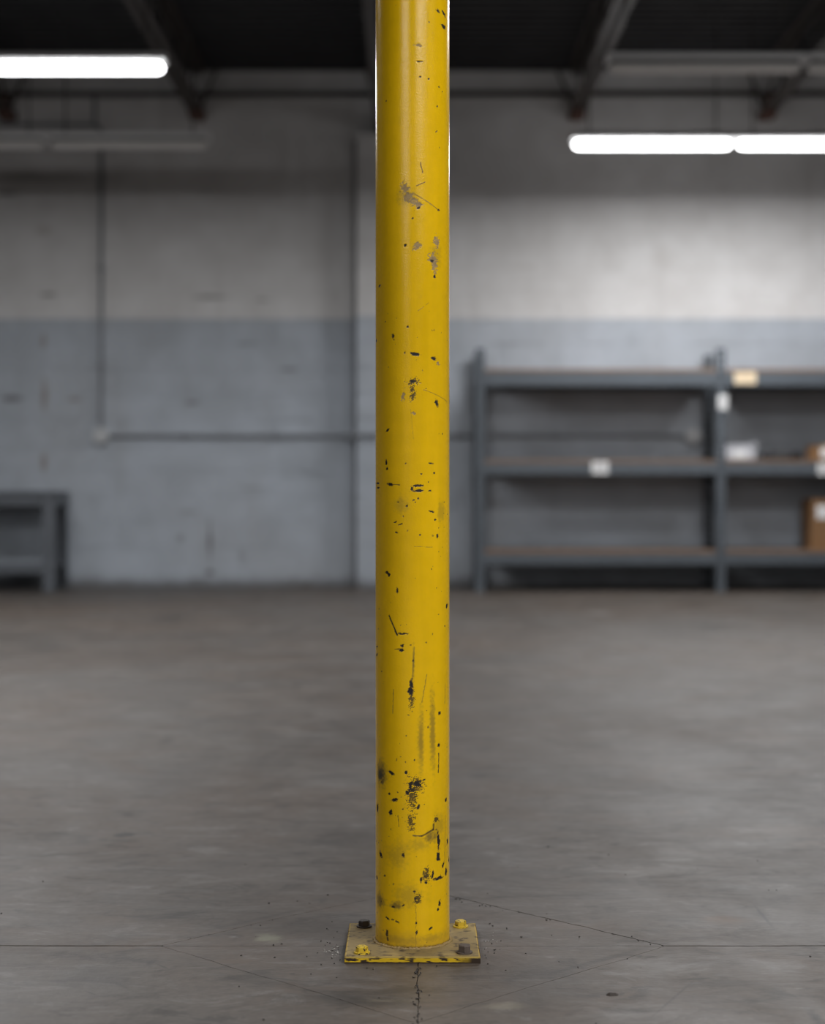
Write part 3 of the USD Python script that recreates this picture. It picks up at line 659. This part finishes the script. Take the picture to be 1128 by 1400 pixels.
# base plate
PS = .1012
bp = trimesh.creation.box((2 * PS, 2 * PS, PT)); bp.apply_translation((0, 0, PT / 2))
v, f = trimesh.remesh.subdivide_to_size(bp.vertices, bp.faces, .0032); bp = trimesh.Trimesh(v, f, process=True)
v = bp.vertices.copy()
e = np.maximum(np.abs(v[:, 0]), np.abs(v[:, 1])) / PS
corner = (e > .999) & (v[:, 2] > PT - 1e-5); v[corner, 2] -= .0008 + .0008 * meshkit.noise(v[corner] * 200, 2)
v[corner, :2] *= 1 - .004 * meshkit.noise(v[corner] * 300, 4)[:, None]
n1, n2, n3 = meshkit.fbm(v * 420, 3, 3), meshkit.fbm(v * 120, 3, 8), meshkit.fbm(v * 34, 3, 11)
top = v[:, 2] > PT - .0022
pc = np.where(top[:, None], np.array([.235, .170, .068]), np.array([.60, .385, .012])) * (1 + .5 * (n3 - .5))[:, None]
pc += (np.where(top, sstep(.52, .68, n2) * .55, 0))[:, None] * (np.array([.12, .09, .055]) - pc)
pc += (np.where(top, sstep(.55, .72, n3) * .5, 0))[:, None] * (np.array([.36, .26, .09]) - pc)
edge_y = np.where(top, sstep(.970, .992, e) * .7, 0)
pc += edge_y[:, None] * (np.array([.55, .38, .08]) - pc)
chip = np.where(~top, sstep(.58, .64, n2 + .2 * (n1 - .5)), sstep(.66, .70, n2) * .6)
rc = np.where(~top, sstep(.060, .090, v[:, 0] + (n2 - .5) * .03) * (v[:, 1] < 0), 0)
low = np.where(~top, sstep(.0030, .0012, v[:, 2] + (n1 - .5) * .002), 0)
m_ = np.clip(np.maximum(chip, np.maximum(rc, low)), 0, 1)
pc += m_[:, None] * (np.array([.035, .022, .014]) - pc)
vertex_mesh('base_plate', v, np.array(bp.faces), pc, np.where(top, .75, .5) + .1 * (n2 - .5), M['plate'], col, smooth=False)
def hexagon(r_, rot): return Polygon([(r_ * math.cos(a + rot), r_ * math.sin(a + rot)) for a in np.arange(6) * math.pi / 3])
def anchor(x, y, mat, lab, rot, hh=.0105, flange=.0122, r_=.0092):
    w0 = trimesh.creation.cylinder(radius=flange, height=.0022, sections=28); w0.apply_translation((0, 0, .0011))
    hx = hexagon(r_, rot)
    hx_m = trimesh.convex.convex_hull(np.vstack([np.c_[np.array(hx.exterior.coords)[:6], np.full(6, .002)], np.c_[np.array(hx.exterior.coords)[:6], np.full(6, hh - .0015)], np.c_[np.array(hexagon(r_ * .84, rot).exterior.coords)[:6], np.full(6, hh)]]))
    hx_m.apply_translation((x, y, PT)); w0.apply_translation((x, y, PT))
    o = obj('anchor_bolt', hx_m, mat, col, label=lab)
    obj('washer', w0, mat, o, smooth=40)
anchor(-.077, .078, M['bolt_dark'], 'dark weathered hex bolt, back left', .3)
anchor(.0765, .078, M['bolt_yellow'], 'chipped yellow hex bolt, back right', .1)
anchor(-.076, -.079, M['bolt_yellow'], 'chipped yellow hex bolt, front left', .0)
anchor(.078, -.079, M['bolt_brown'], 'brown weathered hex bolt, front right', .5, hh=.0125, r_=.0100)

# ------------------------------------------------------------------ crumbs and chips on the floor
crng = np.random.default_rng(12)
def crumbs(n, place, smin, smax):
    out = []
    for k in range(n):
        x, y_ = place(); s = crng.uniform(smin, smax)
        v = crng.normal(size=(9, 3)); v /= np.linalg.norm(v, axis=1, keepdims=True)
        h = trimesh.convex.convex_hull(v * s * np.array([1, 1, .6]) * crng.uniform(.7, 1.2, 3)); h.apply_translation((x, y_, -h.bounds[0][2] + .0001)); out.append(h)
    return cat_(*out)
def around():
    while True:
        x, y_ = crng.normal(0, .16), PC[1] + crng.normal(.02, .13)
        if max(abs(x), abs(y_ - PC[1])) > PS + .004: return x, y_
def beside():
    s = crng.choice([-1, 1]); return s * (PS + .006 + abs(crng.normal(0, .022))), PC[1] + crng.normal(-.02, .05)
def seam(): return .006 + crng.normal(0, .0035), crng.uniform(2.18, 2.53)
def diamond():
    t = crng.uniform(0, 1); s = crng.choice([-1, 1, 1]); return s * DIA * (1 - t) + crng.normal(0, .006), PC[1] + DIA * t + crng.normal(0, .006)
tag(obj('crumbs', cat_(crumbs(34, around, .0010, .0026), crumbs(36, beside, .0008, .0020), crumbs(70, seam, .0010, .0026), crumbs(30, diamond, .0010, .0024),
    crumbs(26, lambda: (crng.uniform(-.75, .75), crng.uniform(2.2, 3.6)), .0010, .0024)), M['crumb']), 'dark grit and crumbs scattered on the concrete around the base plate', 'grit', kind='stuff')
tag(obj('pale_chips', cat_(crumbs(26, lambda: (-PS - .012 - abs(crng.normal(0, .012)), PC[1] + crng.normal(-.035, .014)), .0008, .0020), crumbs(10, lambda: (PS + .012 + abs(crng.normal(0, .010)), PC[1] + crng.normal(.02, .02)), .0008, .0016)), M['crumb_light']), 'pale paint flakes lying on the concrete beside the base plate', 'flakes', kind='stuff')
Yf = F * H / (1360 - HY)
fl = trimesh.convex.convex_hull(np.array([(-.009, -.004, 0), (-.003, -.008, 0), (.008, -.005, 0), (.009, .003, 0), (.001, .007, 0), (-.008, .004, 0), (-.004, 0, .003), (.005, .001, .0022)]))
fl.apply_translation(((837 - CX) / F * Yf, Yf, .0002))
tag(obj('debris_chip', fl, M['bolt_dark']), 'small flat dark chip lying on the concrete at the lower right', 'chip')
